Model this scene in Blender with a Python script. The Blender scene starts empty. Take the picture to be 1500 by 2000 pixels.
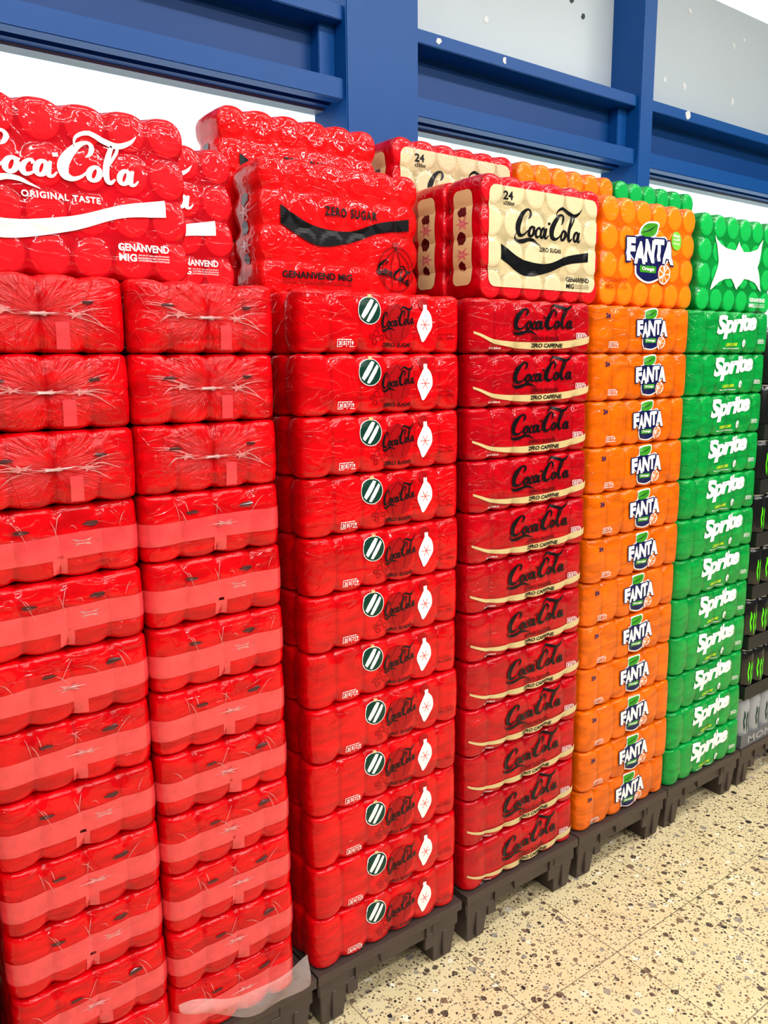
import bpy, bmesh, math, random
import numpy as np
from mathutils import Vector, Matrix
from mathutils.geometry import tessellate_polygon
random.seed(7)
S=bpy.context.scene
COL=S.collection
S.view_settings.view_transform='Standard'
S.view_settings.look='None'
# ------------------------------------------------------------ materials
def srgb(r,g,b):
    f=lambda c:(c/255/12.92) if c/255<=0.04045 else ((c/255+0.055)/1.055)**2.4
    return (f(r),f(g),f(b),1)
class NT:
    def __init__(s,name):
        s.m=bpy.data.materials.new(name);s.m.use_nodes=True;s.t=s.m.node_tree;s.t.nodes.clear()
        s.out=s.n('ShaderNodeOutputMaterial');s.b=s.n('ShaderNodeBsdfPrincipled');s.l(s.b.outputs[0],s.out.inputs[0])
    def n(s,t,**k):
        x=s.t.nodes.new(t)
        for a,v in k.items(): setattr(x,a,v)
        return x
    def l(s,a,b): s.t.links.new(a,b)
    def math(s,op,a,b=None,c=None):
        x=s.n('ShaderNodeMath',operation=op)
        for i,v in enumerate((a,b,c)):
            if v is None: continue
            if isinstance(v,(int,float)): x.inputs[i].default_value=v
            else: s.l(v,x.inputs[i])
        return x.outputs[0]
    def mix(s,fac,a,b):
        x=s.n('ShaderNodeMix',data_type='RGBA')
        if isinstance(fac,(int,float)): x.inputs[0].default_value=fac
        else: s.l(fac,x.inputs[0])
        for i,v in ((6,a),(7,b)):
            if isinstance(v,tuple): x.inputs[i].default_value=v
            else: s.l(v,x.inputs[i])
        return x.outputs[2]
    def ramp(s,v,lo,hi):
        x=s.n('ShaderNodeMapRange',clamp=True);s.l(v,x.inputs[0]);x.inputs[1].default_value=lo;x.inputs[2].default_value=hi
        return x.outputs[0]
    def noise(s,vec,scale,detail=2,dist=0.0,rough=.5):
        x=s.n('ShaderNodeTexNoise');x.inputs['Scale'].default_value=scale;x.inputs['Detail'].default_value=detail
        x.inputs['Distortion'].default_value=dist;x.inputs['Roughness'].default_value=rough;s.l(vec,x.inputs['Vector']);return x.outputs[0]
def film(name,col,mode='side',rough=.3,strength=.5,circ=None,radial=False):
    """shrink film material. mode side: cans upright; mode lid: cans lying with can ends on -Y"""
    N=NT(name);b=N.b
    tc=N.n('ShaderNodeTexCoord');oi=N.n('ShaderNodeObjectInfo')
    off=N.math('MULTIPLY',oi.outputs['Random'],37.0)
    cmb=N.n('ShaderNodeCombineXYZ');[N.l(off,cmb.inputs[i]) for i in range(3)]
    sep=N.n('ShaderNodeSeparateXYZ');N.l(tc.outputs['Object'],sep.inputs[0])
    def sc(v):
        m=N.n('ShaderNodeVectorMath',operation='MULTIPLY_ADD');N.l(tc.outputs['Object'],m.inputs[0]);m.inputs[1].default_value=v
        N.l(cmb.outputs[0],m.inputs[2]);return m.outputs[0]
    if mode=='side': h1=N.noise(sc((1,1,.3)),48,1.5,.5); h2=N.noise(sc((.3,.5,1)),34,1.5,1.2)
    else: h1=N.noise(sc((1,.6,.6)),36,2,.8); h2=N.noise(sc((.5,.5,1)),26,1.5,1.2)
    h=N.math('ADD',N.math('MULTIPLY',h1,.7),N.math('MULTIPLY',h2,.9))
    # sharp creases: thin ridge lines
    def crease(vec,scale,wid):
        n=N.noise(vec,scale,1.0,1.6)
        d=N.math('ABSOLUTE',N.math('SUBTRACT',n,.5))
        return N.ramp(d,wid,0.0)
    c1=crease(sc((1,1,.55)),15,.02);c2=crease(sc((.45,.6,1.2)),19,.018)
    h=N.math('ADD',h,N.math('MULTIPLY',N.math('ADD',c1,c2),.24))
    if radial:
        ang=N.math('ARCTAN2',N.math('MULTIPLY',sep.outputs[2],1.6),sep.outputs[0])
        rad=N.math('SQRT',N.math('ADD',N.math('MULTIPLY',sep.outputs[0],sep.outputs[0]),N.math('MULTIPLY',sep.outputs[2],sep.outputs[2])))
        cv=N.n('ShaderNodeCombineXYZ');N.l(N.math('MULTIPLY',ang,3.0),cv.inputs[0]);N.l(N.math('MULTIPLY',rad,9),cv.inputs[1]);N.l(off,cv.inputs[2])
        hr=N.noise(cv.outputs[0],2.6,3,.3,.6)
        fall=N.ramp(rad,.125,.03)
        h=N.math('ADD',h,N.math('MULTIPLY',N.math('MULTIPLY',hr,fall),3.0))
    bp=N.n('ShaderNodeBump');bp.inputs['Strength'].default_value=strength;bp.inputs['Distance'].default_value=.004
    N.l(h,bp.inputs['Height']);N.l(bp.outputs[0],b.inputs['Normal'])
    dark=tuple(c*.62 for c in col[:3])+(1,)
    base=N.mix(N.ramp(h2,.3,.7),dark,col)
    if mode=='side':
        # shade in the grooves between cans, painted into the film's base colour
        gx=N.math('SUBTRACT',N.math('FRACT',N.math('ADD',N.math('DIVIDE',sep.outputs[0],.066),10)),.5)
        groove_shade=N.ramp(N.math('ABSOLUTE',gx),.40,.5)
        base=N.mix(N.math('MULTIPLY',groove_shade,.45),base,tuple(c*.35 for c in col[:3])+(1,))
    if circ:
        p=.066
        fx=N.math('SUBTRACT',N.math('FRACT',N.math('ADD',N.math('DIVIDE',sep.outputs[0],p),10)),.5)
        fz=N.math('SUBTRACT',N.math('FRACT',N.math('ADD',N.math('DIVIDE',sep.outputs[2],p),10)),.5)
        d=N.math('SQRT',N.math('ADD',N.math('MULTIPLY',fx,fx),N.math('MULTIPLY',fz,fz)))
        m=N.ramp(d,.455,.425)
        m=N.math('MULTIPLY',m,N.ramp(sep.outputs[1],-.045,-.05))
        base=N.mix(N.math('MULTIPLY',m,.85),base,circ)
    N.l(base,b.inputs['Base Color'])
    b.inputs['Roughness'].default_value=rough;b.inputs['Coat Weight'].default_value=.6;b.inputs['Coat Roughness'].default_value=.035
    N.l(bp.outputs[0],b.inputs['Coat Normal'])
    b.inputs['Specular IOR Level'].default_value=.05
    return N.m
def simple(name,col,rough=.4,metal=0,coat=0,noise_amt=.12,bump=0,nscale=30,emit=None,es=0,alpha=1,spec=.5):
    N=NT(name);b=N.b;tc=N.n('ShaderNodeTexCoord')
    n=N.noise(tc.outputs['Object'],nscale,3)
    N.l(N.mix(n,tuple(c*(1-noise_amt) for c in col[:3])+(1,),tuple(min(1,c*(1+noise_amt)) for c in col[:3])+(1,)),b.inputs['Base Color'])
    b.inputs['Roughness'].default_value=rough;b.inputs['Metallic'].default_value=metal;b.inputs['Coat Weight'].default_value=coat
    b.inputs['Alpha'].default_value=alpha;b.inputs['Specular IOR Level'].default_value=spec
    if bump:
        bp=N.n('ShaderNodeBump');bp.inputs['Strength'].default_value=bump;bp.inputs['Distance'].default_value=.003;N.l(n,bp.inputs['Height']);N.l(bp.outputs[0],b.inputs['Normal'])
    if emit: b.inputs['Emission Color'].default_value=emit;b.inputs['Emission Strength'].default_value=es
    return N.m
def ink(name,col,rough=.3): return simple(name,col,rough,coat=.0,noise_amt=.05,bump=.15,nscale=45,spec=.25)
RED=srgb(232,2,14);DRED=srgb(204,0,20)
M={}
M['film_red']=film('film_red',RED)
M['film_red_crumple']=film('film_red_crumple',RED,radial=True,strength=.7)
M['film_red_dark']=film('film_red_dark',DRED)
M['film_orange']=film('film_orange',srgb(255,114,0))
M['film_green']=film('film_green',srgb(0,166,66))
M['lid_red']=film('lid_red',srgb(208,6,26),'lid',circ=srgb(244,26,36),strength=.3)
M['lid_redz']=film('lid_redz',srgb(242,22,26),'lid',circ=srgb(214,6,12),strength=.3)
M['lid_reddark']=film('lid_reddark',DRED,'lid',circ=srgb(236,24,36),strength=.3)
M['lid_orange']=film('lid_orange',srgb(255,108,0),'lid',circ=srgb(255,138,18),strength=.3)
M['lid_green']=film('lid_green',srgb(0,148,58),'lid',circ=srgb(20,192,84),strength=.3)
M['gold']=film('print_gold',srgb(214,196,150),'lid',circ=srgb(228,212,170),strength=.25,rough=.3)
for n,c in dict(white=(245,245,245),black=(10,10,14),darkred=(100,0,8),midred=(165,4,12),navy=(16,22,84),leaf=(58,150,30),lime=(190,230,40),
                pine=(8,56,42),tan=(214,192,138),peach=(255,168,70),deeporange=(255,120,0),dkorange=(196,74,0),badge=(120,200,60),green=(10,140,50),
                pink=(222,72,76),grey=(150,150,156),claw=(90,230,20)).items():
    M[n]=ink('print_'+n,srgb(*c))
M['tape']=simple('clear_tape_film',srgb(236,62,68),.25,coat=.6,bump=.5,nscale=40,noise_amt=.35)
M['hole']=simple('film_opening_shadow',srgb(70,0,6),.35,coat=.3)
M['seal']=simple('gathered_film',srgb(216,122,120),.2,coat=.8,bump=1,nscale=120,noise_amt=.6)
M['pallet']=simple('pallet_plastic',srgb(66,54,50),.45,bump=.2,noise_amt=.25)
M['blue']=simple('blue_paint',srgb(0,76,150),.45,coat=.0,noise_amt=.04,nscale=4,spec=.3)
M['blue2']=simple('blue_paint_web',srgb(0,64,130),.45,coat=.0,noise_amt=.04,nscale=4,spec=.3)
M['seam']=simple('window_seal',srgb(120,135,145),.4)
M['panelgrey']=simple('frosted_panel',srgb(192,204,212),.35,noise_amt=.06,nscale=2)
M['wallpaint']=simple('wall_paint',srgb(205,208,210),.7,noise_amt=.03)
M['paper']=simple('paper_scrap',srgb(225,228,228),.6)
M['printgrey']=simple('film_code_print',srgb(205,190,188),.4)
M['darkscrap']=simple('dark_scrap',srgb(50,54,58),.6)
M['glow']=simple('daylight_pane',srgb(200,215,215),.3,emit=(.80,.97,1,1),es=1.15)
M['lamp']=simple('lamp_diffuser',srgb(250,250,250),.3,emit=(1,.98,.95,1),es=22)
M['canblack']=simple('black_can',srgb(14,14,15),.22,coat=.5)
M['canwhite']=simple('pale_can',srgb(150,152,156),.25,coat=.5)
M['alu']=simple('aluminium',srgb(200,200,205),.3,metal=1)
M['tray']=simple('black_tray_card',srgb(24,24,26),.5)
M['traygrey']=simple('grey_tray_card',srgb(96,98,102),.45)
N=NT('loose_clear_film');N.b.inputs['Base Color'].default_value=(.9,.72,.7,1);N.b.inputs['Alpha'].default_value=.3;N.b.inputs['Roughness'].default_value=.1
tc=N.n('ShaderNodeTexCoord');nn=N.noise(tc.outputs['Object'],40,3,1);bp=N.n('ShaderNodeBump');bp.inputs['Distance'].default_value=.004;N.l(nn,bp.inputs['Height']);N.l(bp.outputs[0],N.b.inputs['Normal'])
M['clear']=N.m
# terrazzo floor
N=NT('terrazzo_floor');b=N.b;tc=N.n('ShaderNodeTexCoord');P=tc.outputs['Object'];sep=N.n('ShaderNodeSeparateXYZ');N.l(P,sep.inputs[0])
base=N.mix(N.noise(P,9,4),srgb(206,188,142),srgb(230,214,172))
colr=base
wob=N.n('ShaderNodeTexNoise');wob.inputs['Scale'].default_value=90;wob.inputs['Detail'].default_value=2;N.l(P,wob.inputs['Vector'])
va=N.n('ShaderNodeVectorMath',operation='SCALE');N.l(wob.outputs[1],va.inputs[0]);va.inputs['Scale'].default_value=.007
vb=N.n('ShaderNodeVectorMath',operation='ADD');N.l(P,vb.inputs[0]);N.l(va.outputs[0],vb.inputs[1])
for sc_,thr,size,cols in ((42,.44,.37,((.0,srgb(84,68,58)),(.3,srgb(128,104,82)),(.55,srgb(154,146,134)),(.75,srgb(236,228,206)),(.92,srgb(46,40,38)))),
                     (90,.52,.35,((.0,srgb(80,66,56)),(.4,srgb(154,122,88)),(.65,srgb(132,124,112)),(.9,srgb(50,46,46)))),
                     (200,.45,.37,((.0,srgb(110,94,78)),(.5,srgb(164,140,106))))):
    v=N.n('ShaderNodeTexVoronoi',feature='F1');v.inputs['Scale'].default_value=sc_;N.l(vb.outputs[0],v.inputs['Vector']);v.inputs['Randomness'].default_value=1
    sp=N.n('ShaderNodeSeparateColor');N.l(v.outputs['Color'],sp.inputs[0])
    on=N.math('MULTIPLY',N.math('LESS_THAN',sp.outputs[0],thr),N.math('LESS_THAN',v.outputs['Distance'],N.math('MULTIPLY_ADD',sp.outputs[2],.22,size-.12)))
    cr=N.n('ShaderNodeValToRGB');cr.color_ramp.interpolation='CONSTANT'
    cr.color_ramp.elements[0].position=cols[0][0];cr.color_ramp.elements[0].color=cols[0][1]
    cr.color_ramp.elements[1].position=cols[1][0];cr.color_ramp.elements[1].color=cols[1][1]
    for p_,c_ in cols[2:]:
        e=cr.color_ramp.elements.new(p_);e.color=c_
    N.l(sp.outputs[1],cr.inputs[0])
    colr=N.mix(on,colr,cr.outputs[0])
def joint(o,off):
    f=N.math('FRACT',N.math('ADD',N.math('DIVIDE',N.math('SUBTRACT',o,off),.3),100.5))
    return N.math('LESS_THAN',N.math('ABSOLUTE',N.math('SUBTRACT',f,.5)),.0045)
j=N.math('MAXIMUM',joint(sep.outputs[0],.74),joint(sep.outputs[1],-.23))
colr=N.mix(N.math('MULTIPLY',j,.75),colr,srgb(96,84,66))
N.l(colr,b.inputs['Base Color']);b.inputs['Roughness'].default_value=.35
M['floor']=N.m
# ------------------------------------------------------------ helpers
def new_mesh(name,verts,faces,mats,fm=None,smooth=False):
    me=bpy.data.meshes.new(name);me.from_pydata([tuple(v) for v in verts],[],faces)
    for m in mats: me.materials.append(M[m])
    if fm: me.polygons.foreach_set('material_index',fm)
    if smooth: me.polygons.foreach_set('use_smooth',[True]*len(me.polygons))
    me.update();return me
def obj(name,data,parent=None,loc=(0,0,0),rot=(0,0,0)):
    o=bpy.data.objects.new(name,data);COL.objects.link(o);o.location=loc;o.rotation_euler=rot
    if parent: o.parent=parent
    return o
def tag(o,label,cat,group=None):
    o['label']=label;o['category']=cat
    if group:o['group']=group
def box(v,f,x0,x1,y0,y1,z0,z1,tx=0,ty=0):
    i=len(v)
    v+=[(x0+tx,y0+ty,z0),(x1-tx,y0+ty,z0),(x1-tx,y1-ty,z0),(x0+tx,y1-ty,z0),(x0,y0,z1),(x1,y0,z1),(x1,y1,z1),(x0,y1,z1)]
    f+=[(i,i+3,i+2,i+1),(i+4,i+5,i+6,i+7),(i,i+1,i+5,i+4),(i+1,i+2,i+6,i+5),(i+2,i+3,i+7,i+6),(i+3,i,i+4,i+7)]
def bevel_mesh(me,w,seg=2):
    bm=bmesh.new();bm.from_mesh(me)
    bmesh.ops.bevel(bm,geom=bm.edges[:],offset=w,segments=seg,affect='EDGES',clamp_overlap=True)
    bm.to_mesh(me);bm.free();me.update()
def struct(name,boxes,mat,bev=0):
    v=[];f=[]
    for b_ in boxes: box(v,f,*b_)
    me=new_mesh(name,v,f,[mat])
    if bev: bevel_mesh(me,bev)
    o=obj(name,me);o['kind']='structure';return o
# ------------------------------------------------------------ pack body
p=.066;c=.0577;R=.031;r=.010
RL=.0022
def sm(x,a_,b_):
    t=min(1,max(0,(x-a_)/(b_-a_)));return t*t*(3-2*t)
def scal(u): 
    q=u/p;v=abs(q-math.floor(q)-.5)*2;return v**2.6
def scal0(u,half): return 0 if abs(u)>half-R else scal(u)
def ampz(z): return .0036+.008*sm(abs(z),.030,.056)
def insz(z): return .0015*sm(abs(z),.02,.055)
def shape(x,y,z,a,b):
    sx=1 if x>=0 else -1;sy=1 if y>=0 else -1;ax,ay=abs(x),abs(y);cx,cy=a-R,b-R;s=0
    if ax>cx and ay>cy:
        dx,dy=ax-cx,ay-cy;m=max(dx,dy);h=math.hypot(dx,dy);k=m/h;ax=cx+dx*k;ay=cy+dy*k;e=R-m;nx,ny=dx/h,dy/h
    elif a-ax<b-ay: e=a-ax;nx,ny=1,0;s=scal(y)
    else: e=b-ay;nx,ny=0,1;s=scal(x)
    zt=c-abs(z);sz=1 if z>=0 else -1
    e2,z2=e,zt
    if e<r and zt<r:
        q0,q1=r-e,r-zt;m=max(q0,q1);h=math.hypot(q0,q1);e2=r-q0*m/h;z2=r-q1*m/h
    w=max(0,1-e2/.025)
    zz=c-z2
    sh=(e2-e)+w*(ampz(zz)*s+insz(zz))
    ddx=(x/p-math.floor(x/p)-.5)*p;ddy=(y/p-math.floor(y/p)-.5)*p
    top=max(0,1-z2/.012)
    z2+=top*(RL*sm(math.hypot(ddx,ddy),.023,.034)*min(1,e2/r)+.006*s*max(0,1-e2/.03))
    return (sx*(ax-nx*sh),sy*(ay-ny*sh),sz*(c-z2))
def coords(h,step=.0055):
    ed=[0,.0018,.004,.0065,.0095,.013,.018,.024]
    inner=h-.024;n=int(round(2*inner/step));L=[-h+t for t in ed[:-1]]+[-inner+2*inner*i/n for i in range(n+1)]+[h-t for t in ed[:-1]][::-1]
    return L
def body_mesh(name,a,b,mat,upright=False):
    X=coords(a);Y=coords(b);Z=coords(c,.007)
    V=[];F=[];D={}
    def vid(x,y,z):
        k=(round(x,6),round(y,6),round(z,6))
        if k not in D:
            D[k]=len(V);q=shape(x,y,z,a,b)
            V.append((q[0],-q[2],q[1]) if upright else q)
        return D[k]
    def grid(A,B,fn,flip):
        for i in range(len(A)-1):
            for j in range(len(B)-1):
                q=[vid(*fn(A[i],B[j])),vid(*fn(A[i+1],B[j])),vid(*fn(A[i+1],B[j+1])),vid(*fn(A[i],B[j+1]))]
                F.append(tuple(q[::-1] if flip else q))
    grid(X,Y,lambda s,t:(s,t,c),False);grid(X,Y,lambda s,t:(s,t,-c),True)
    grid(X,Z,lambda s,t:(s,-b,t),False);grid(X,Z,lambda s,t:(s,b,t),True)
    grid(Y,Z,lambda s,t:(a,s,t),False);grid(Y,Z,lambda s,t:(-a,s,t),True)
    me=new_mesh(name,V,F,[mat],smooth=True)
    me.validate();return me
def surf_front(b,a):
    def f(x,z,o):
        d=ampz(z)*scal0(x,a)+insz(z)-o;cx=a-R
        if abs(x)<=cx: return (x,-b+d,z)
        t=min((abs(x)-cx)/R,math.pi/2+.2);rr=R-insz(z)+o;sg=1 if x>0 else -1
        return (sg*(cx+rr*math.sin(t)),-b+R-rr*math.cos(t),z)
    return f
def surf_lid(x,z,o):
    ddx=(x/p-math.floor(x/p)-.5)*p;ddz=(z/p-math.floor(z/p)-.5)*p
    return (x,-c+RL*sm(math.hypot(ddx,ddz),.023,.034)-o-.0006,z)
def surf_sideup(a): # left side of upright pack; u -> y (0 front .. ) , z
    return lambda u,z,o:(-a+ampz(u)*scal(z)+insz(u)-o,u,z)
def surf_cyl(rad): return lambda u,z,o:((rad+o)*math.sin(u/rad),-(rad+o)*math.cos(u/rad),z)
# ------------------------------------------------------------ 2D drawing
def cat(pts,n=8):
    P=[np.array(q,float) for q in pts];P=[2*P[0]-P[1]]+P+[2*P[-1]-P[-2]];out=[]
    for i in range(1,len(P)-2):
        for k in range(n):
            t=k/n;out.append(.5*((2*P[i])+(P[i+1]-P[i-1])*t+(2*P[i-1]-5*P[i]+4*P[i+1]-P[i+2])*t*t+(3*P[i]-P[i-1]-3*P[i+1]+P[i+2])*t**3))
    out.append(P[-2]);return out
def stroke(pts,n=8,closed=False,wk=1.0):
    if closed: pts=pts+[pts[0]]
    C=cat(pts,n);V=[];F=[]
    for i,q in enumerate(C):
        a_=C[max(0,i-1)];b_=C[min(len(C)-1,i+1)];d=b_[:2]-a_[:2];L=np.hypot(*d) or 1;nrm=np.array([-d[1],d[0]])/L;w=max(1e-4,q[2])*wk/2
        V+=[tuple(q[:2]+nrm*w),tuple(q[:2]-nrm*w)]
    for i in range(len(C)-1): F.append((2*i,2*i+1,2*i+3,2*i+2))
    return V,F
def oval(cx,cy,rx,ry,w,sl=.25,n=10):
    return [(cx+rx*math.cos(t)+sl*ry*math.sin(t),cy+ry*math.sin(t),w*(.75+.45*abs(math.cos(t)))) for t in [2*math.pi*i/n for i in range(n)]]
def script_logo(wk=1.0):
    ST=[[(1.95,1.7,.06),(2.2,1.95,.2),(2.35,2.35,.24),(2.1,2.62,.16),(1.55,2.42,.28),(.95,1.8,.46),(.52,1.0,.54),(.55,.32,.46),(1.0,.02,.26),(1.55,.2,.16),(2.0,.6,.1)],
        [(.3,.3,.04),(.12,-.2,.12),(.5,-.55,.26),(1.3,-.52,.34),(2.1,-.3,.28),(2.8,-.34,.24),(3.4,-.6,.14),(4.0,-.85,.03)],
        [(2.75,1.0,.08),(3.0,.92,.1)],
        [(3.72,.72,.2),(3.62,.96,.16),(3.3,.82,.2),(3.05,.4,.3),(3.2,.04,.24),(3.55,.1,.14),(3.85,.4,.1)],
        [(4.72,1.02,.14),(4.55,.5,.28),(4.55,.08,.24),(4.8,.06,.14),(5.05,.35,.08)],
        [(4.85,1.45,.2),(5.2,1.52,.2)],
        [(6.85,1.55,.06),(7.15,1.85,.2),(7.28,2.3,.24),(7.0,2.55,.16),(6.45,2.3,.3),(5.85,1.65,.46),(5.45,.9,.54),(5.5,.28,.46),(5.95,.02,.26),(6.45,.2,.16),(6.85,.55,.1)],
        [(6.2,2.2,.05),(6.35,2.85,.16),(7.1,3.2,.24),(8.0,2.85,.3),(8.9,2.6,.3),(9.7,2.95,.2),(10.15,3.45,.04)],
        [(7.8,.4,.1),(8.35,1.35,.14),(8.85,2.25,.16),(8.78,2.7,.14),(8.45,2.3,.22),(8.1,1.1,.32),(8.08,.3,.3),(8.3,.02,.2),(8.6,.3,.1)],
        [(9.78,1.02,.14),(9.6,.5,.28),(9.6,.08,.24),(9.85,.06,.14),(10.1,.35,.08)]]
    V=[];F=[]
    for s in ST:
        v,f=stroke(s,8,False,wk);k=len(V);V+=v;F+=[tuple(i+k for i in q) for q in f]
    for o in (oval(2.45,.5,.33,.46,.24),oval(4.15,.5,.3,.46,.24),oval(7.3,.5,.33,.46,.24),oval(9.2,.5,.3,.46,.24)):
        v,f=stroke(o,5,True,wk);k=len(V);V+=v;F+=[tuple(i+k for i in q) for q in f]
    return V,F
def fit(vf,x0,z0,w,h=None,rot=0,shearx=0):
    V,F=vf;A=np.array([q[:2] for q in V],float);mn=A.min(0);mx=A.max(0);A=A-mn;s=w/(mx-mn)[0];sy=s if h is None else h/(mx-mn)[1]
    A=A*np.array([s,sy]);A[:,0]+=shearx*A[:,1];ctr=np.array([w/2,(mx-mn)[1]*sy/2])
    cr,sr=math.cos(rot),math.sin(rot);A=(A-ctr)@np.array([[cr,sr],[-sr,cr]])+ctr
    return [(x0+q[0],z0+q[1]) for q in A],F
def text(s,off=0.0,shear=0,space=1.0):
    cu=bpy.data.curves.new('t','FONT');cu.body=s;cu.offset=off;cu.shear=shear;cu.space_character=space;cu.resolution_u=3;cu.fill_mode='FRONT'
    o=bpy.data.objects.new('t',cu);COL.objects.link(o);bpy.context.view_layer.update()
    me=bpy.data.meshes.new_from_object(o.evaluated_get(bpy.context.evaluated_depsgraph_get()))
    V=[(v.co.x,v.co.y) for v in me.vertices];F=[tuple(q.vertices) for q in me.polygons]
    bpy.data.objects.remove(o);bpy.data.meshes.remove(me);bpy.data.curves.remove(cu)
    return V,F
def poly(pts):
    tri=tessellate_polygon([[Vector((q[0],q[1],0)) for q in pts]]);return [tuple(q) for q in pts],[tuple(t) for t in tri]
def blob(pts,n=5):
    C=cat([(q[0],q[1],0) for q in [pts[-1]]+pts+[pts[0],pts[1]]],n)[n:-n]
    return poly([(q[0],q[1]) for q in C[:-1]])
def circle(cx,cy,rx,ry=None,n=28): 
    ry=ry or rx;return poly([(cx+rx*math.cos(2*math.pi*i/n),cy+ry*math.sin(2*math.pi*i/n)) for i in range(n)])
def ring(cx,cy,rx,w,n=24): return stroke([(cx+rx*math.cos(2*math.pi*i/n),cy+rx*math.sin(2*math.pi*i/n),w) for i in range(n)],2,True)
def rect(x0,z0,x1,z1): return [(x0,z0),(x1,z0),(x1,z1),(x0,z1)],[(0,1,2,3)]
def rrect(x0,z0,x1,z1,rad,wav=0):
    pts=[]
    for cx,cy,a0 in ((x1-rad,z1-rad,0),(x0+rad,z1-rad,90),(x0+rad,z0+rad,180),(x1-rad,z0+rad,270)):
        for k in range(6):
            t=math.radians(a0+k*18);pts.append((cx+rad*math.cos(t),cy+rad*math.sin(t)))
    return poly(pts)
def ribbon(top,bot,n=8):
    T=cat([(q[0],q[1],0) for q in top],n);B=cat([(q[0],q[1],0) for q in bot],n);V=[];F=[]
    for a_,b_ in zip(T,B): V+=[(a_[0],a_[1]),(b_[0],b_[1])]
    for i in range(len(T)-1): F.append((2*i,2*i+1,2*i+3,2*i+2))
    return V,F
WAVE=ribbon([(0,1),(.22,.55),(.5,.46),(.75,.8),(1,1.0)],[(0,.5),(.25,0),(.5,.13),(.75,.5),(1,.66)])
LOGO=script_logo(1.0);LOGOB=script_logo(1.3)
T={}
def tx(s,off=.012,shear=0,space=1.0):
    k=(s,off,shear,space)
    if k not in T:T[k]=text(*k)
    return T[k]
def decal(name,parts,surf,step=.005,base=.0016):
    """parts: list of (vf, mat, layer, cut?)"""
    V=[];F=[];FM=[];mats=[]
    for vf,mat,layer,cut in parts:
        if mat not in mats:mats.append(mat)
        mi=mats.index(mat)
        if cut:
            bm=bmesh.new();vs=[bm.verts.new((q[0],q[1],0)) for q in vf[0]]
            for f in vf[1]:
                try: bm.faces.new([vs[i] for i in f])
                except ValueError: pass
            A=np.array([q[:2] for q in vf[0]]);mn=A.min(0);mx=A.max(0)
            for ax in (0,1):
                t=math.floor(mn[ax]/step)*step+step
                while t<mx[ax]:
                    co=[0,0,0];co[ax]=t;no=[0,0,0];no[ax]=1
                    bmesh.ops.bisect_plane(bm,geom=bm.verts[:]+bm.edges[:]+bm.faces[:],plane_co=co,plane_no=no,dist=1e-6);t+=step
            bm.verts.index_update();pv=[(v.co.x,v.co.y) for v in bm.verts];pf=[tuple(v.index for v in f.verts) for f in bm.faces];bm.free()
        else: pv,pf=vf
        k=len(V);V+=[surf(q[0],q[1],base+layer*.0003) for q in pv];F+=[tuple(i+k for i in q) for q in pf];FM+=[mi]*len(pf)
    me=new_mesh(name,V,F,mats,FM)
    # orient outwards (-Y)
    bm=bmesh.new();bm.from_mesh(me)
    for f in bm.faces:
        f.normal_update()
    fl=[f for f in bm.faces if f.normal.y>0]
    bmesh.ops.reverse_faces(bm,faces=fl);bm.to_mesh(me);bm.free()
    return me
def infobox(x,z,s=1,mat='white'):
    L=[(rect(x,z,x+.039*s,z+.0012),mat,1,0),(rect(x,z+.013*s,x+.032*s,z+.0142*s),mat,1,0)]
    for i in range(4):
        L.append((rect(x+i*.0095*s,z,x+i*.0095*s+.001,z+.013*s),mat,1,0))
        L.append((fit(tx('%d'%(3+i*2),.03),x+i*.0095*s+.003,z+.003,.005*s,.0075*s),mat,1,0))
    return L
def ornament_ball(cx,cz,rr):
    L=[(circle(cx,cz,rr*1.04),'white',.5,1),(circle(cx,cz,rr*.985),'pine',1,1)]
    for d0,d1 in ((-.42,-.12),(.18,.42)):
        R0=rr*.93
        def chord(d,rev,bul):
            hh=math.sqrt(max(0,1-d*d))*.92;A=[(d,-hh),(d+bul,-hh*.4),(d+bul,hh*.4),(d,hh)];return A[::-1] if rev else A
        q=chord(d0,False,-.06)+chord(d1,True,.06);ca,sa=math.cos(-.6),math.sin(-.6)
        pts=[(cx+R0*(u*ca-v*sa),cz+R0*(u*sa+v*ca)) for u,v in q]
        L.append((poly(pts),'white',2,1))
    L.append((rect(cx-.004,cz+rr*.95,cx+.004,cz+rr*1.2),'tan',2,0));return L
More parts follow.
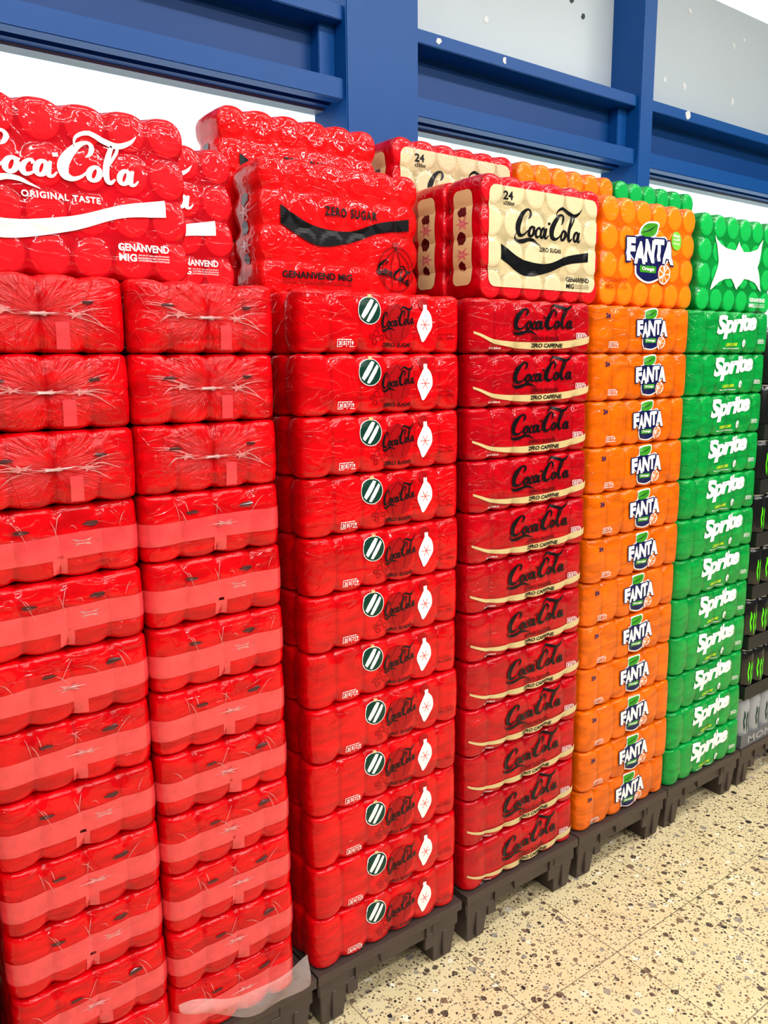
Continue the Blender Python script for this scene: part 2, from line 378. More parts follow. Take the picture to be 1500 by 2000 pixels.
def fanta(cx,cz,s,sz):
    L=[]
    P=lambda pts:[(cx+u*s,cz+v*sz) for u,v in pts]
    L.append((blob(P([(-.52,.46),(-.2,.62),(.2,.58),(.5,.6),(.62,.1),(.5,-.4),(.38,-.72),(.0,-.92),(-.36,-.72),(-.42,-.3),(-.6,.0)])),'white',1,1))
    L.append((blob(P([(-.49,.42),(-.2,.57),(.2,.53),(.47,.55),(.58,.1),(.46,-.38),(.35,-.67),(.0,-.86),(-.33,-.67),(-.39,-.28),(-.56,.02)])),'navy',2,1))
    L.append((blob(P([(-.34,.62),(-.15,.98),(.2,1.05),(.24,.8),(.1,.55),(-.18,.5)])),'white',1.5,1))
    L.append((blob(P([(-.30,.64),(-.13,.93),(.17,.99),(.2,.78),(.08,.59),(-.16,.54)])),'leaf',3,1))
    L.append((stroke([(cx-.24*s,cz+.66*sz,.02*sz),(cx-.02*s,cz+.76*sz,.05*sz),(cx+.15*s,cz+.92*sz,.02*sz)]),'pine',3.5,0))
    ox,oz=.46,-.58;E=lambda u,v:(cx+ox*s+u*sz,cz+oz*sz+v*sz)
    C_=E(0,0)
    L.append((circle(C_[0],C_[1],.36*sz),'dkorange',3,1));L.append((circle(C_[0],C_[1],.33*sz),'white',3.5,1))
    for k in range(7):
        t0=2*math.pi*k/7+.08;t1=2*math.pi*(k+1)/7-.08;tm=(t0+t1)/2
        L.append((poly([E(.04*math.cos(tm),.04*math.sin(tm))]+[E(.29*math.cos(t0+(t1-t0)*i/4),.29*math.sin(t0+(t1-t0)*i/4)) for i in range(5)]),'deeporange',4,0))
    x=-.68
    Lw=(('F',.26,.72,.0,.05),('A',.32,.70,-.07,.0),('N',.3,.72,.0,-.03),('T',.3,.7,.07,.05),('A',.34,.74,.0,-.04))
    for i,(ch,w,h,dz,rot) in enumerate(Lw):
        L.append((fit(tx(ch,.08),cx+(x-.03)*s,cz+(dz-.31)*sz,(w+.06)*s,(h+.1)*sz,rot),'navy',5,1))
        L.append((fit(tx(ch,.055),cx+x*s,cz+(dz-.26)*sz,w*s,h*sz,rot),'white',6.5,1));x+=(w-.03)
    L.append((rrect(cx-.28*s,cz-.58*sz,cx+.2*s,cz-.36*sz,.05*sz),'leaf',4,1))
    L.append((fit(tx('Orange',.03),cx-.22*s,cz-.55*sz,.36*s,.15*sz),'white',5.5,0))
    return L
def reuse(x,z,s,mat,two=False):
    if two:
        return [(fit(tx('GENANVEND',.03),x,z+.013*s,.085*s,.012*s),mat,1,1),(fit(tx('MIG',.03),x,z-.003*s,.029*s,.012*s),mat,1,1)]+[(fit(tx(t),x+.032*s,z+(.006-i*.004)*s,.053*s,.0026*s),mat,1,0) for i,t in enumerate(('JEG ER ET 100% GENANVENDT','PLASTOMSLAG, MEN GENANVEND','UNDER PLASTAFFALD'))]
    return [(fit(tx('GENANVEND MIG',.03),x,z,.16*s,.0135*s),mat,1,1)]+[(fit(tx(t),x,z-(.006+i*.004)*s,.16*s,.0026*s),mat,1,0) for i,t in enumerate(('JEG ER ET 100% GENANVENDT PLASTOMSLAG, MEN GENANVEND MIG','IGEN UNDER PLASTAFFALD'))]
# ------------------------------------------------------------ prototypes : list of (partname, mesh)
a1,b1=.198,.132
SF=surf_front(b1,a1);SFe=surf_front(a1,b1);SS=surf_sideup(a1)
PROTO={}
def star(cx,cz,rx,rz,n,seed,jit=.5):
    rd=random.Random(seed);pts=[]
    for i in range(2*n):
        t=math.pi*i/n;k=(1 if i%2==0 else .38)*(1-jit*rd.random()*.6);pts.append((cx+rx*k*math.cos(t),cz+rz*k*math.sin(t)))
    return poly(pts)
def ell(cx,cz,rx,rz,seed):
    rd=random.Random(seed);return poly([(cx+rx*math.cos(t)*(1+.25*rd.uniform(-1,1)),cz+rz*math.sin(t)*(1+.3*rd.uniform(-1,1))) for t in [2*math.pi*i/12 for i in range(12)]])
def D(name,parts,surf,**k): return (name,decal(name,parts,surf,**k))
end_body=body_mesh('film_wrap_end',b1,a1,'film_red');crum_body=body_mesh('film_wrap_crumple',b1,a1,'film_red_crumple')
WB=b1-R+R*math.pi/2
def band(top,bot):
    xs=[-WB,-.115,-.09,-.05,0,.05,.09,.115,WB];rt=ribbon([(x,top(x)) for x in xs],[(x,bot(x)) for x in xs],8);return rt
def crease_line(x0,z0,x1,z1,w,bow=.004):
    mx,mz=(x0+x1)/2,(z0+z1)/2+bow;return stroke([(x0,z0,w*.2),(mx,mz,w),(x1,z1,w*.15)],8)
for v in range(3):
    rv_=random.Random(v+50)
    PROTO['end%d'%v]=[('shrink_wrap',end_body),
      D('film_band',[(band(lambda x:.013+.02*x+.0015*math.sin(30*x+v),lambda x:-.026+.012*x+.0015*math.sin(25*x+2*v)),'tape',0,1)],SFe,base=.0008),
      D('film_opening',[(ell(-.055+.01*v,.024,.011,.003,v),'hole',1,0)],SFe),
      D('film_opening',[(ell(.05+.008*v,.027,.013,.0045,v+9),'hole',1,0)],SFe),
      D('film_seam',[(star(.035-.02*v,-.002,.035,.008,6,v+4),'seal',2,0)]+[(crease_line(x,rv_.uniform(.0,.02),x+rv_.uniform(-.03,.03),rv_.uniform(.02,.045),.0012),'seal',2,0) for x in [rv_.uniform(-.1,.1) for _ in range(6)]],SFe,base=.0008),
      D('film_tape',[(rect(-.012+.006*v,-.05,.010+.006*v,-.02),'tape',0,1)],SFe,base=.0008)]
    PROTO['crumple%d'%v]=[('shrink_wrap',crum_body),
      D('film_seam',[(star(.0,.0,.05,.005,9,v+14),'seal',1,0),(star(-.05,.004,.03,.009,7,v+24,.9),'seal',1,0),(star(.05,.0,.032,.010,7,v+34,.9),'seal',1,0),
          (rect(-.014,-.002,.010,.0015),'printgrey',2,0)]+[(crease_line(rv_.uniform(.03,.06)*sgn,rv_.uniform(-.005,.008),rv_.uniform(.08,.11)*sgn,rv_.uniform(-.035,.035),.0018),'seal',1,0) for sgn in (-1,1,-1,1,-1,1,-1,1)],SFe),
      D('film_tape',[(rect(.02,-.052,.04,-.012),'tape',.5,1)],SFe),
      D('film_opening',[(ell(-.07,.018,.012,.003,v+1),'hole',1,0)],SFe),D('film_opening',[(ell(.07,.018,.010,.003,v+7),'hole',1,0)],SFe)]
def side_body(nm,mat): return body_mesh('film_wrap_'+nm,a1,b1,mat)
bd=side_body('zero','film_red')
PROTO['zero_back']=[('shrink_wrap',bd)]
PROTO['zero']=[('shrink_wrap',bd),D('striped_ornament_print',ornament_ball(-.045,.022,.025),SF),
  D('ball_ornament_print',[(circle(.02,.000,.036),'midred',0,1),(stroke([(.02,.036,.0015),(.002,.01,.0015),(.008,-.03,.0015)]),'darkred',1,0),(stroke([(.02,.036,.0015),(.038,.01,.0015),(.03,-.03,.0015)]),'darkred',1,0)],SF),
  D('bubble_print',[(ring(-.03+dx,-.02+dz,rr,.0014),'darkred',0,0) for dx,dz,rr in ((0,0,.006),(.014,-.008,.005),(-.012,-.006,.004),(.004,.014,.004),(-.004,-.016,.005))],SF),
  D('white_ornament_print',[(circle(.088,.038,.012),'midred',0,1),(blob([(.091,.030),(.106,.018),(.110,-.004),(.100,-.020),(.086,-.036),(.078,-.022),(.072,-.004),(.080,.016)]),'white',1,1),(rect(.087,.028,.096,.037),'white',1,0)]+
   [(stroke([(.091-.012*math.cos(t),-.002-.012*math.sin(t),.0014),(.091,-.002,.0014),(.091+.012*math.cos(t),-.002+.012*math.sin(t),.0014)]),'pink',2,0) for t in (0,1.05,2.1)],SF),
  D('script_logo',[(fit(LOGOB,-.020,-.014,.085,.046,.12),'black',3,1)],SF),
  D('flavour_text',[(fit(tx('ZERO SUGAR',.035),-.014,-.046,.072,.008),'black',1,1)],SF),
  D('volume_text',[(fit(tx('24 x 330ml'),.13,-.03,.04,.005),'darkred',1,0),(fit(tx('NO CALORIES'),.135,-.021,.03,.003),'darkred',1,0)],SF),D('nutrition_table',infobox(-.12,-.046),SF)]
bd=side_body('caffeine_free','film_red_dark')
PROTO['caff_back']=[('shrink_wrap',bd)]
PROTO['caff']=[('shrink_wrap',bd),D('script_logo',[(fit(LOGOB,-.078,-.018,.20,.072,.03),'black',2,1)],SF),
  D('gold_band',[(ribbon([(-.19,-.012),(-.13,-.029),(-.03,-.034),(.08,-.031),(.15,-.024),(.195,-.014)],[(-.19,-.017),(-.13,-.038),(-.03,-.049),(.08,-.047),(.15,-.040),(.195,-.029)]),'tan',0,1)],SF),
  D('flavour_text',[(fit(tx('ZERO SUGAR',.04),-.02,-.029,.095,.0085),'darkred',1,1)],SF),D('caffeine_text',[(fit(tx('ZERO CAFFEINE',.045),-.02,-.0455,.105,.0095),'black',1.5,1)],SF),
  D('volume_text',[(fit(tx('24 x 330ml'),-.15,-.049,.035,.004),'white',1,0)],SF),D('nutrition_table',infobox(.135,-.024,.9),SF)]
bd=side_body('orange','film_orange')
PROTO['orange_back']=[('shrink_wrap',bd)]
PROTO['orange']=[('shrink_wrap',bd),D('fruit_logo',fanta(.018,-.001,.092,.053),SF),
  D('count_text',[(fit(tx('24',.04),-.165,.026,.018,.012),'navy',1,1)],SF),D('nutrition_table',infobox(-.15,-.044),SF)]
bd=side_body('green','film_green')
PROTO['green_back']=[('shrink_wrap',bd)]
PROTO['green']=[('shrink_wrap',bd),D('word_logo',[(fit(tx('Sprite',.05,.25,.93),-.09,-.014,.205,.066,.08),'white',1,1)],SF),
  D('flavour_text',[(fit(tx('LEMON-LIME',.03,.2),-.04,-.038,.06,.009,.03),'lime',1,1),(fit(tx('MED CITRON-LIMESMAG'),-.05,-.046,.08,.003),'white',1,0)],SF),
  D('count_badge',[(circle(.055,-.03,.011),'white',1,1),(fit(tx('24',.02),.05,-.034,.01,.007),'green',2,0)],SF),D('nutrition_table',infobox(.13,-.03,.8),SF)]
PROTO['classic']=[('shrink_wrap',PROTO['zero_back'][0][1]),('script_logo',decal('script_logo',[(fit(LOGO,-.04,-.03,.24,.075,.03),'white',1,0)],SF))]
# uprights
def up(nm,mat): return body_mesh('film_wrap_upright_'+nm,a1,b1,mat,True)
def side_open(seed,extra=()):
    return ('film_opening',decal('film_opening',list(extra)+[(ell(.0,.055,.014,.012,seed),'hole',1,1),(ell(.005,.0,.014,.013,seed+1),'hole',1,1),(ell(.0,-.06,.012,.010,seed+2),'hole',1,1),
        (star(.0,.03,.03,.02,6,seed+3),'seal',.5,0),(star(.0,-.035,.03,.018,6,seed+5),'seal',.5,0)],SS))
X0=-a1;Z0=-b1
bd=up('classic','lid_red')
PROTO['up_classic']=[('shrink_wrap',bd),D('script_logo',[(fit(LOGOB,X0+.058,Z0+.130,.255,.095,.01),'white',1,1)],surf_lid),
  D('wave_band',[(ribbon([(X0+.03,Z0+.10),(X0+.10,Z0+.082),(X0+.20,Z0+.094),(X0+.28,Z0+.118),(X0+.355,Z0+.133)],[(X0+.03,Z0+.068),(X0+.10,Z0+.054),(X0+.20,Z0+.072),(X0+.28,Z0+.098),(X0+.355,Z0+.106)],16),'white',1,1)],surf_lid),
  D('flavour_text',[(fit(tx('ORIGINAL TASTE',.03,0,1.15),X0+.13,Z0+.116,.118,.010),'white',1,1)],surf_lid),D('recycling_text',reuse(X0+.272,Z0+.035,1,'white',True),surf_lid),side_open(3)]
bd=up('zero','lid_redz')
PROTO['up_zero']=[('shrink_wrap',bd),D('wave_band',[(fit(WAVE,X0+.045,Z0+.10,.32,.072),'black',1,1)],surf_lid),
  D('ornament_print',[(ring(X0+.33,Z0+.065,.047,.0018),'darkred',1,0),(rect(X0+.322,Z0+.112,X0+.338,Z0+.122),'midred',1,0)]+
     [(stroke([(X0+.33,Z0+.110,.002),(X0+.33+q,Z0+.075,.002),(X0+.33+q*.9,Z0+.03,.002)]),'darkred',1,0) for q in (-.035,-.012,.012,.035)],surf_lid),
  D('script_logo',[(fit(LOGOB,X0+.28,Z0+.038,.092,.045,-.35),'black',2,1)],surf_lid),
  D('flavour_text',[(fit(tx('ZERO SUGAR',.035,0,1.2),X0+.148,Z0+.161,.132,.018),'black',1,1)],surf_lid),D('recycling_text',reuse(X0+.045,Z0+.034,1.05,'black'),surf_lid),side_open(13)]
bd=up('caffeine_free','lid_reddark')
PROTO['up_caff']=[('shrink_wrap',bd),D('gold_panel',[(rrect(X0+.022,Z0+.028,X0+.378,Z0+.240,.02),'gold',0,1)],surf_lid,base=.0012),
  D('script_logo',[(fit(LOGOB,X0+.10,Z0+.122,.225,.095,0),'black',1,1)],surf_lid),D('wave_band',[(fit(WAVE,X0+.06,Z0+.055,.29,.065),'black',1,1)],surf_lid),
  D('count_text',[(fit(tx('24',.03),X0+.065,Z0+.212,.028,.018),'black',1,1),(fit(tx('x330ml',.02),X0+.065,Z0+.201,.032,.008),'black',1,0)],surf_lid),
  D('flavour_text',[(fit(tx('ZERO SUGAR',.03,0,1.1),X0+.18,Z0+.111,.075,.010),'black',1,1)],surf_lid),D('recycling_text',reuse(X0+.275,Z0+.037,.95,'black',True),surf_lid),
  side_open(23,[(rrect(-.03,-.1,.03,.1,.015),'tan',0,1)])]
bd=up('orange','lid_orange')
PROTO['up_orange']=[('shrink_wrap',bd),D('fruit_logo',fanta(X0+.19,Z0+.133,.142,.078),surf_lid),
  D('juice_badge',[(circle(X0+.305,Z0+.175,.024),'badge',1,1)]+[(fit(tx(t,.02),X0+.290,Z0+.184-i*.010,.028,.007),'white',2,0) for i,t in enumerate(('Med','4,5%','frugt'))],surf_lid),
  D('recycling_text',reuse(X0+.02,Z0+.045,1,'dkorange',True),surf_lid),side_open(33)]
bd=up('green','lid_green')
PROTO['up_green']=[('shrink_wrap',bd),D('starburst_print',[(poly([(q[0]*1.12,q[1]*1.12) for q in cat([(-.11,.066,0),(-.085,.045,0),(-.02,.035,0),(.0,.058,0),(.02,.034,0),(.085,.045,0),(.115,.072,0),(.095,.0,0),(.12,-.06,0),(.085,-.04,0),(.03,-.032,0),(.0,-.06,0),(-.03,-.034,0),(-.085,-.045,0),(-.12,-.066,0),(-.09,.0,0)],2)]),'white',1,1)],surf_lid),
  D('recycling_text',reuse(X0+.27,Z0+.02,1,'white',True),surf_lid),side_open(43)]
made={}
def place(kind,x,y,z,rz=0,group=None,label='',cat='drinks multipack',name='drink_multipack',parts=None):
    e=bpy.data.objects.new(name,None);e.empty_display_size=.05;COL.objects.link(e);e.location=(x,y,z);e.rotation_euler=(0,0,rz)
    hz=(b1 if kind.startswith('up_') else c)
    for idx,(pn,me) in enumerate(PROTO[kind]):
        if kind not in made: made[kind]={}
        src=made[kind].get(idx)
        if src is None:
            o=bpy.data.objects.new(pn,me);made[kind][idx]=o
        else: o=src.copy()
        COL.objects.link(o);o.parent=e;o.location=(0,0,hz)
    tag(e,label,cat,group);return e
H0=.1405;h=.116;HT=H0+12*h
W=.396
ST={'B':(.043,'zero'),'C':(.4625,'caff'),'D':(.871,'orange'),'E':(1.2705,'green')}
LAB={'zero':'red soda can pack with striped ornament print','caff':'dark red soda pack with black script, gold band',
     'orange':'orange soda can pack with fruit logo','green':'green soda can pack with white lettering'}
GRP={'zero':'stacked red ornament-print soda packs','caff':'stacked dark red gold-band soda packs','orange':'stacked orange soda packs','green':'stacked green soda packs'}
for k,(x0,kind) in ST.items():
    rd=random.Random(ord(k))
    for i in range(12):
        place(kind,x0+W/2+rd.uniform(-.002,.002) ,b1+.001+rd.uniform(-.003,.004),H0+i*h,rd.uniform(-.006,.006),GRP[kind],LAB[kind]+', stacked')
    for i in range(13):
        place(kind+'_back',x0+W/2,.2725+b1+(.004 if kind!='zero' else .02),H0+i*h,0,GRP[kind],LAB[kind].split(' with')[0]+' in the rear column of a stack')
rd=random.Random(5)
for ci,x0 in enumerate((-.532,-.266)):
    for i in range(12):
        kind=('crumple%d' if i>8 else 'end%d')%rd.randrange(3)
        place(kind,x0+b1+rd.uniform(-.001,.001),a1+.002+rd.uniform(-.003,.004),H0+i*h,rd.uniform(-.005,.005),'stacked plain red soda packs showing their ends',
            'plain red soda pack with crumpled gathered film end' if i>8 else 'plain red soda pack end with clear film band')
for i in range(12):
    place('classic',-.552-W/2,.012+b1,H0+i*h,rd.uniform(-.004,.004),'stacked red white-script soda packs','red soda can pack with white script logo, stacked')
place('up_classic',-.527+a1,.07+c,HT,0,'upright display packs','upright red soda pack with white script and wave')
place('up_classic',-.375+a1,.20+c,HT,0,'upright display packs','second upright red white-script pack standing behind another')
place('up_zero',.06+a1,.17+c,HT,0,'upright display packs','upright bright red soda pack with black wave band')
place('up_zero',.042+a1,.297+c,HT+h,0,'upright display packs','upright bright red soda pack raised on an extra layer')
place('up_caff',.52+a1,.04+c,HT,0,'upright display packs','upright soda pack with gold panel and black script')
place('up_caff',.515+a1,.1575+c,HT,0,'upright display packs','upright gold-panel soda pack tucked directly behind another')
place('up_caff',.468+a1,.28+c,HT+h,0,'upright display packs','upright gold-panel soda pack raised on an extra layer')
place('up_orange',.922+a1,.04+c,HT,0,'upright display packs','upright orange soda pack with fruit logo')
place('up_orange',.875+a1,.28+c,HT+h,0,'upright display packs','upright orange soda pack raised on an extra layer')
place('up_green',1.335+a1,.04+c,HT,0,'upright display packs','upright green soda pack with white starburst print')
place('up_green',1.275+a1,.28+c,HT+h,0,'upright display packs','upright green soda pack raised on an extra layer')
# ------------------------------------------------------------ pallets
def pallet_parts(w,d):
    H=H0-.001
    v=[];f=[]
    box(v,f,0,w,0,.022,H-.022,H);box(v,f,0,w,d-.022,d,H-.022,H);box(v,f,0,.022,.022,d-.022,H-.022,H);box(v,f,w-.022,w,.022,d-.022,H-.022,H)
    n=int((w-.044)/.045)
    for i in range(1,n):
        x=.022+(w-.044)*i/n;box(v,f,x-.006,x+.006,.022,d-.022,H-.016,H-.001)
    m=int((d-.044)/.045)
    for i in range(1,m):
        y=.022+(d-.044)*i/m;box(v,f,.022,w-.022,y-.006,y+.006,H-.018,H-.002)
    deck=new_mesh('deck',v,f,['pallet'])
    v=[];f=[]
    for y0,y1 in ((.010,.018),(d-.018,d-.010)):
        box(v,f,.004,w-.004,y0,y1,H-.058,H-.022)
    for x0_,x1_ in ((.006,.014),(w-.014,w-.006)): box(v,f,x0_,x1_,.018,d-.018,H-.058,H-.022)
    box(v,f,w/2-.04,w/2+.04,.003,.012,H-.05,H-.021,.006,0)
    for q in (-.1,.1): box(v,f,w/2+q-.004,w/2+q+.004,.004,.012,H-.056,H-.022)
    box(v,f,.078,.105,.008,.016,H-.088,H-.05,0,0);box(v,f,w-.105,w-.078,.008,.016,H-.088,H-.05,0,0)
    skirt=new_mesh('skirt',v,f,['pallet']);
    v=[];f=[]
    box(v,f,-.036,.036,-.04,.04,0,H-.056,.008,.008)
    box(v,f,-.039,.039,-.043,.043,H-.06,H-.023)
    box(v,f,-.006,.006,-.042,-.03,.01,H-.06)
    leg=new_mesh('leg',v,f,['pallet']);bevel_mesh(leg,.002,1)
    bevel_mesh(skirt,.001,1)
    return deck,skirt,leg
PP={}
def pallet(x,y,w,d,label):
    if (w,d) not in PP: PP[(w,d)]=pallet_parts(w,d)
    deck,skirt,leg=PP[(w,d)]
    e=obj('plastic_pallet',None,loc=(x,y,0));tag(e,label,'pallet','dark plastic display pallets')
    obj('deck',deck,e);obj('skirt',skirt,e)
    if w>d: P=[(q,s) for q in (.045,w/2,w-.045) for s in (.05,d-.05)]
    else: P=[(q,s) for q in (.045,w-.045) for s in (.05,d/2,d-.05)]
    for q,s in P: obj('leg',leg,e,loc=(q,s,0))
PL='dark brown plastic display pallet under %s packs'
pallet(-.565,-.004,.6,.4,PL%'plain red');pallet(.040,-.004,.402,.6,PL%'red ornament-print');pallet(.460,-.004,.402,.6,PL%'gold-band')
pallet(.867,-.004,.398,.6,PL%'orange');pallet(1.270,-.004,.399,.6,PL%'green');pallet(1.674,-.004,.40,.6,'dark brown plastic display pallet under energy drink trays')
pallet(-1.18,.002,.6,.4,PL%'white-script')
# ------------------------------------------------------------ energy drink trays and cans
def lathe(name,prof,mats,fm,n=24):
    V=[];F=[];FM=[]
    for rr,z in prof:
        for i in range(n):
            t=2*math.pi*i/n;V.append((rr*math.cos(t),rr*math.sin(t),z))
    for k in range(len(prof)-1):
        for i in range(n):
            j=(i+1)%n;F.append((k*n+i,k*n+j,(k+1)*n+j,(k+1)*n+i));FM.append(fm[k])
    F.append(tuple(range(n))[::-1]);FM.append(fm[0]);F.append(tuple((len(prof)-1)*n+i for i in range(n)));FM.append(fm[-1])
    return new_mesh(name,V,F,mats,FM,True)
prof=[(.024,.0),(.026,.002),(.032,.010),(.0325,.014),(.0325,.146),(.030,.154),(.0265,.160),(.0265,.1615),(.0275,.163),(.0265,.1645),(.0245,.162)]
fm=[1,1,0,0,0,0,1,1,1,1]
canB=lathe('can_body_black',prof,['canblack','alu'],fm);canW=lathe('can_body_pale',prof,['canwhite','alu'],fm)
claw=[(stroke([(-.012+i*.011,.125-.004*(i==1),.002),(-.010+i*.011,.108,.006),(-.013+i*.011,.09,.004),(-.010+i*.011,.072,.0055),(-.012+i*.011+.002,.05+.008*(i!=1),.001)]),'claw',1,0) for i in range(3)]
clawg=[(q[0],'pine',1,0) for q in claw]
PROTO['can_b']=[('can_body',canB),('claw_print',decal('claw_print',claw,surf_cyl(.0325),base=.0005))]
PROTO['can_w']=[('can_body',canW),('claw_print',decal('claw_print',clawg,surf_cyl(.0325),base=.0005))]
v=[];f=[];tw,td,th,k=.397,.264,.045,.001
box(v,f,0,tw,0,td,0,k);box(v,f,0,tw,0,k,k,th);box(v,f,0,tw,td-k,td,k,th);box(v,f,0,k,k,td-k,k,th);box(v,f,tw-k,tw,k,td-k,k,th)
trayB=new_mesh('tray_black',v,f,['tray']);trayG=new_mesh('tray_grey',v,f,['traygrey'])
trtext=decal('tray_print',[(fit(tx('MONSTER',.05,0,1.1),.04,.009,.3,.026),'grey',1,0)],lambda x,z,o:(x,-o+.001,z))
for L_ in range(8):
    z=H0+.0005+L_*.1695;pale=(L_==0)
    e=obj('drink_tray',None,loc=(1.677,.001,z));tag(e,('grey' if pale else 'black')+' cardboard tray holding energy drink cans','tray','energy drink trays')
    obj('tray_card',trayG if pale else trayB,e)
    if pale: obj('tray_print',trtext,e)
    for i in range(6):
        for jj in range(2):
            kd='can_w' if pale else 'can_b'
            e2=bpy.data.objects.new('energy_drink_can',None);COL.objects.link(e2);e2.location=(1.677+.0345+i*.0656,.001+.0345+jj*.0665,z+.0012);e2.empty_display_size=.02
            e2.rotation_euler=(0,0,random.uniform(-.3,.3))
            for pn,me in PROTO[kd]:
                if jj==1 and pn=='claw_print': continue
                o=bpy.data.objects.new(pn,me);COL.objects.link(o);o.parent=e2
            tag(e2,'black tall energy drink can with green claw mark' if not pale else 'pale grey tall energy drink can with dark claw mark','can','energy drink cans')
# loose film flap
V=[];F=[];n=40
for i in range(n+1):
    t=i/n;x=-.262+.262*t
    y=-.006-.030*math.sin(t*math.pi*.6)**2
    zt=.240+.004*math.sin(t*9)-.045*math.sin(min(1,t*1.6)*math.pi/2)*.8+.025*t*t
    zb=zt-.012-.055*t**.6
    for q in range(5): V.append((x,y-.006*math.sin(q/4*math.pi)+.004*math.sin(t*14+q),zt+(zb-zt)*q/4))
for i in range(n):
    for q in range(4): a_=i*5+q;F.append((a_,a_+1,a_+6,a_+5))
o=obj('loose_film_strip',new_mesh('loose_film_strip',V,F,['clear'],smooth=True));tag(o,'loose strip of clear film hanging off the lowest red pack','plastic film')
# ------------------------------------------------------------ setting
def plane(name,x0,x1,y0,y1,z,mat,down=False):
    q=[(x0,y0,z),(x1,y0,z),(x1,y1,z),(x0,y1,z)]
    o=obj(name,new_mesh(name,q,[(3,2,1,0) if down else (0,1,2,3)],[mat]));o['kind']='structure';return o
plane('floor',-3.5,6,-5.2,.9,0,'floor')
plane('ceiling',-3.5,6,-5.2,.9,3.3,'wallpaint',True)
struct('wall_back',[(-3.5,6,.78,.9,0,1.55),(-3.5,6,.78,.9,3.2,3.3)],'wallpaint')
yg=.765
segs=[(-3.5,-1.1),(-1.02,.57),(.812,1.812),(1.887,3.08),(3.16,6)]
k=1
for i,(x0,x1) in enumerate(segs):
    struct('window_%d'%k,[(x0,x1,yg,yg+.01,1.55,2.10)],'glow');k+=1
    if i in (2,3):
        struct('wall_panel_%d'%i,[(x0,x1,.735,.75,2.28,2.80)],'panelgrey')
        struct('window_%d'%k,[(x0,x1,yg,yg+.01,2.80,3.2)],'glow')
    else: struct('window_%d'%k,[(x0,x1,yg,yg+.01,2.28,3.2)],'glow')
    k+=1
k=1
for x0,x1 in ((-1.1,-1.02),(.57,.812),(1.812,1.887),(3.08,3.16)):
    struct('trim_%d'%k,[(x0,x1,.605,.79,0,3.3)],'blue',.003);k+=1
for x0,x1 in segs:
    struct('trim_%d'%k,[(x0,x1,.62,.77,2.275,2.312),(x0,x1,.62,.66,2.083,2.135),(x0,x1,.66,.77,2.12,2.135)],'blue',.002);k+=1
    struct('trim_%d'%k,[(x0,x1,.70,.72,2.135,2.275),(x0,x1,.69,.76,2.085,2.12)],'blue2');k+=1
    struct('trim_%d'%k,[(x0,x1,.72,.765,2.078,2.092)],'seam');k+=1
    struct('trim_%d'%k,[(x1-.05,x1,.66,.70,2.135,2.275)],'blue',.002);k+=1
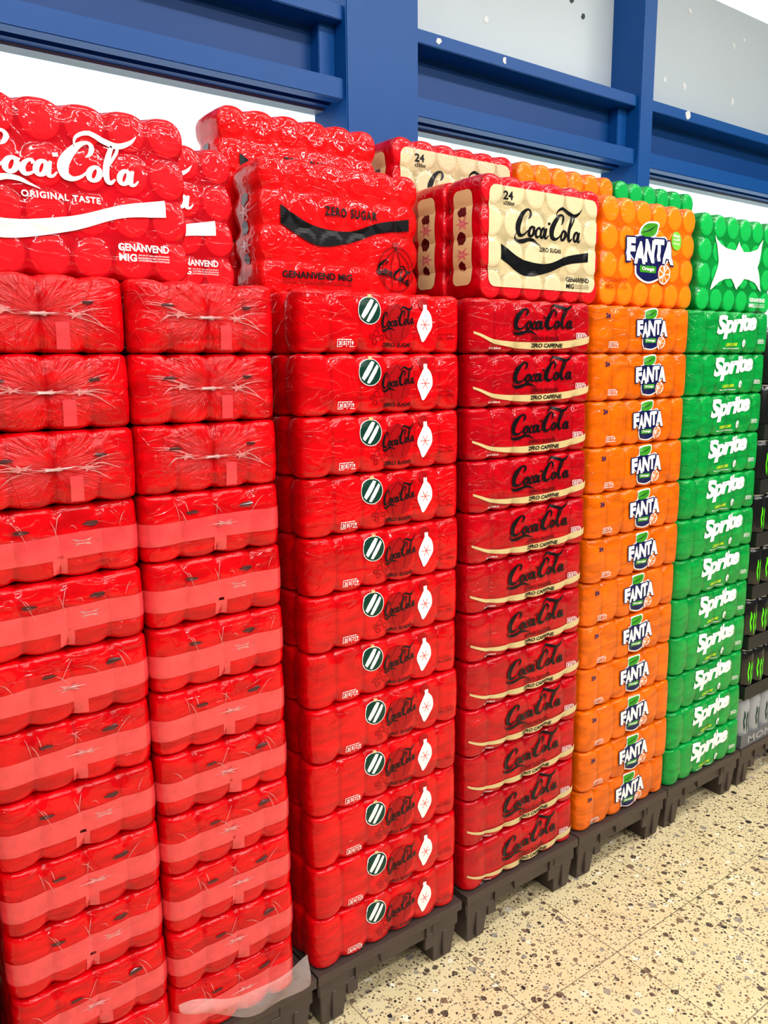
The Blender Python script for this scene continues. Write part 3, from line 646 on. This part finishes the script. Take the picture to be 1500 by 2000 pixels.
# paper scraps stuck to panels and beams
rd=random.Random(11)
for x,z,y,m_,s in ((1.19,2.451,.7355,'paper',.016),(1.647,2.561,.7355,'darkscrap',.014),(1.59,2.6,.7355,'darkscrap',.014),(2.587,2.662,.7355,'paper',.016),(2.271,2.72,.7355,'paper',.018),(2.2,2.76,.7355,'paper',.012),
                 (2.13,2.448,.7355,'paper',.016),(2.26,2.45,.7355,'paper',.02),(2.60,2.453,.7355,'paper',.018),(2.66,2.7,.7355,'paper',.012),(.90,2.295,.6205,'paper',.014),(1.16,2.295,.6205,'paper',.012),(2.12,2.295,.6205,'paper',.02)):
    pts=[(x+s*math.cos(t)*rd.uniform(.4,1),z+s*math.sin(t)*rd.uniform(.4,1)) for t in [2*math.pi*i/7 for i in range(7)]]
    V=[(q[0],y,q[1]) for q in pts]+[(q[0],y-.002,q[1]) for q in pts];n=7
    F=[tuple(range(n)),tuple(range(2*n-1,n-1,-1))]+[(i,i+n,(i+1)%n+n,(i+1)%n) for i in range(n)]
    o=obj('paper_scrap',new_mesh('paper_scrap',V,F,[m_]));tag(o,('torn white' if m_=='paper' else 'dark torn')+' tape scrap stuck to the '+('grey panel' if y>.7 else 'blue beam'),'paper scrap','tape scraps on the window frame')
# ceiling lamps
def area(loc,sx,sy,en,rot=(0,0,0),col=(1,.98,.95)):
    l=bpy.data.lights.new('lamp_light','AREA');l.shape='RECTANGLE';l.size=sx;l.size_y=sy;l.energy=en;l.color=col
    o=obj('lamp_light',l,loc=loc,rot=rot);return o
for y in (-.95,-2.5,-4.2):
    for x in (-1.6,0,1.6,3.2):
        v=[];f=[];box(v,f,-.6,.6,-.09,.09,0,.05);fx=obj('ceiling_lamp',None,loc=(x,y,3.2));tag(fx,'long white ceiling strip lamp','ceiling lamp','ceiling strip lamps')
        obj('lamp_housing',new_mesh('lamp_housing',v,f,['wallpaint']),fx,loc=(0,0,.045))
        v=[];f=[];box(v,f,-.58,.58,-.07,.07,0,.02);obj('lamp_diffuser',new_mesh('lamp_diffuser',v,f,['lamp']),fx,loc=(0,0,.025))
        a_=area((0,0,.01),1.16,.14,{-.95:11,-2.5:19,-4.2:25}[y]);a_.parent=fx
w=bpy.data.worlds.new('w');S.world=w;w.use_nodes=True;w.node_tree.nodes['Background'].inputs[0].default_value=(.92,.96,1,1);w.node_tree.nodes['Background'].inputs[1].default_value=.10
# ------------------------------------------------------------ camera
yaw,pit,rol=-.6428,-.1812,-.0093
fv=Vector((-math.sin(yaw)*math.cos(pit),math.cos(yaw)*math.cos(pit),math.sin(pit)));rv=Vector((math.cos(yaw),math.sin(yaw),0));uv=rv.cross(fv)
r2=rv*math.cos(rol)+uv*math.sin(rol);u2=-rv*math.sin(rol)+uv*math.cos(rol)
cam=bpy.data.cameras.new('camera');cam.sensor_fit='HORIZONTAL';cam.sensor_width=36;cam.lens=1580.67/1500*36;cam.clip_start=.02
co=obj('camera',cam);co.matrix_world=Matrix(((r2.x,u2.x,-fv.x,-.7326),(r2.y,u2.y,-fv.y,-1.2784),(r2.z,u2.z,-fv.z,1.3962),(0,0,0,1)))
S.camera=co
print('FACES',sum(len(m.polygons) for m in bpy.data.meshes),len(bpy.data.objects))
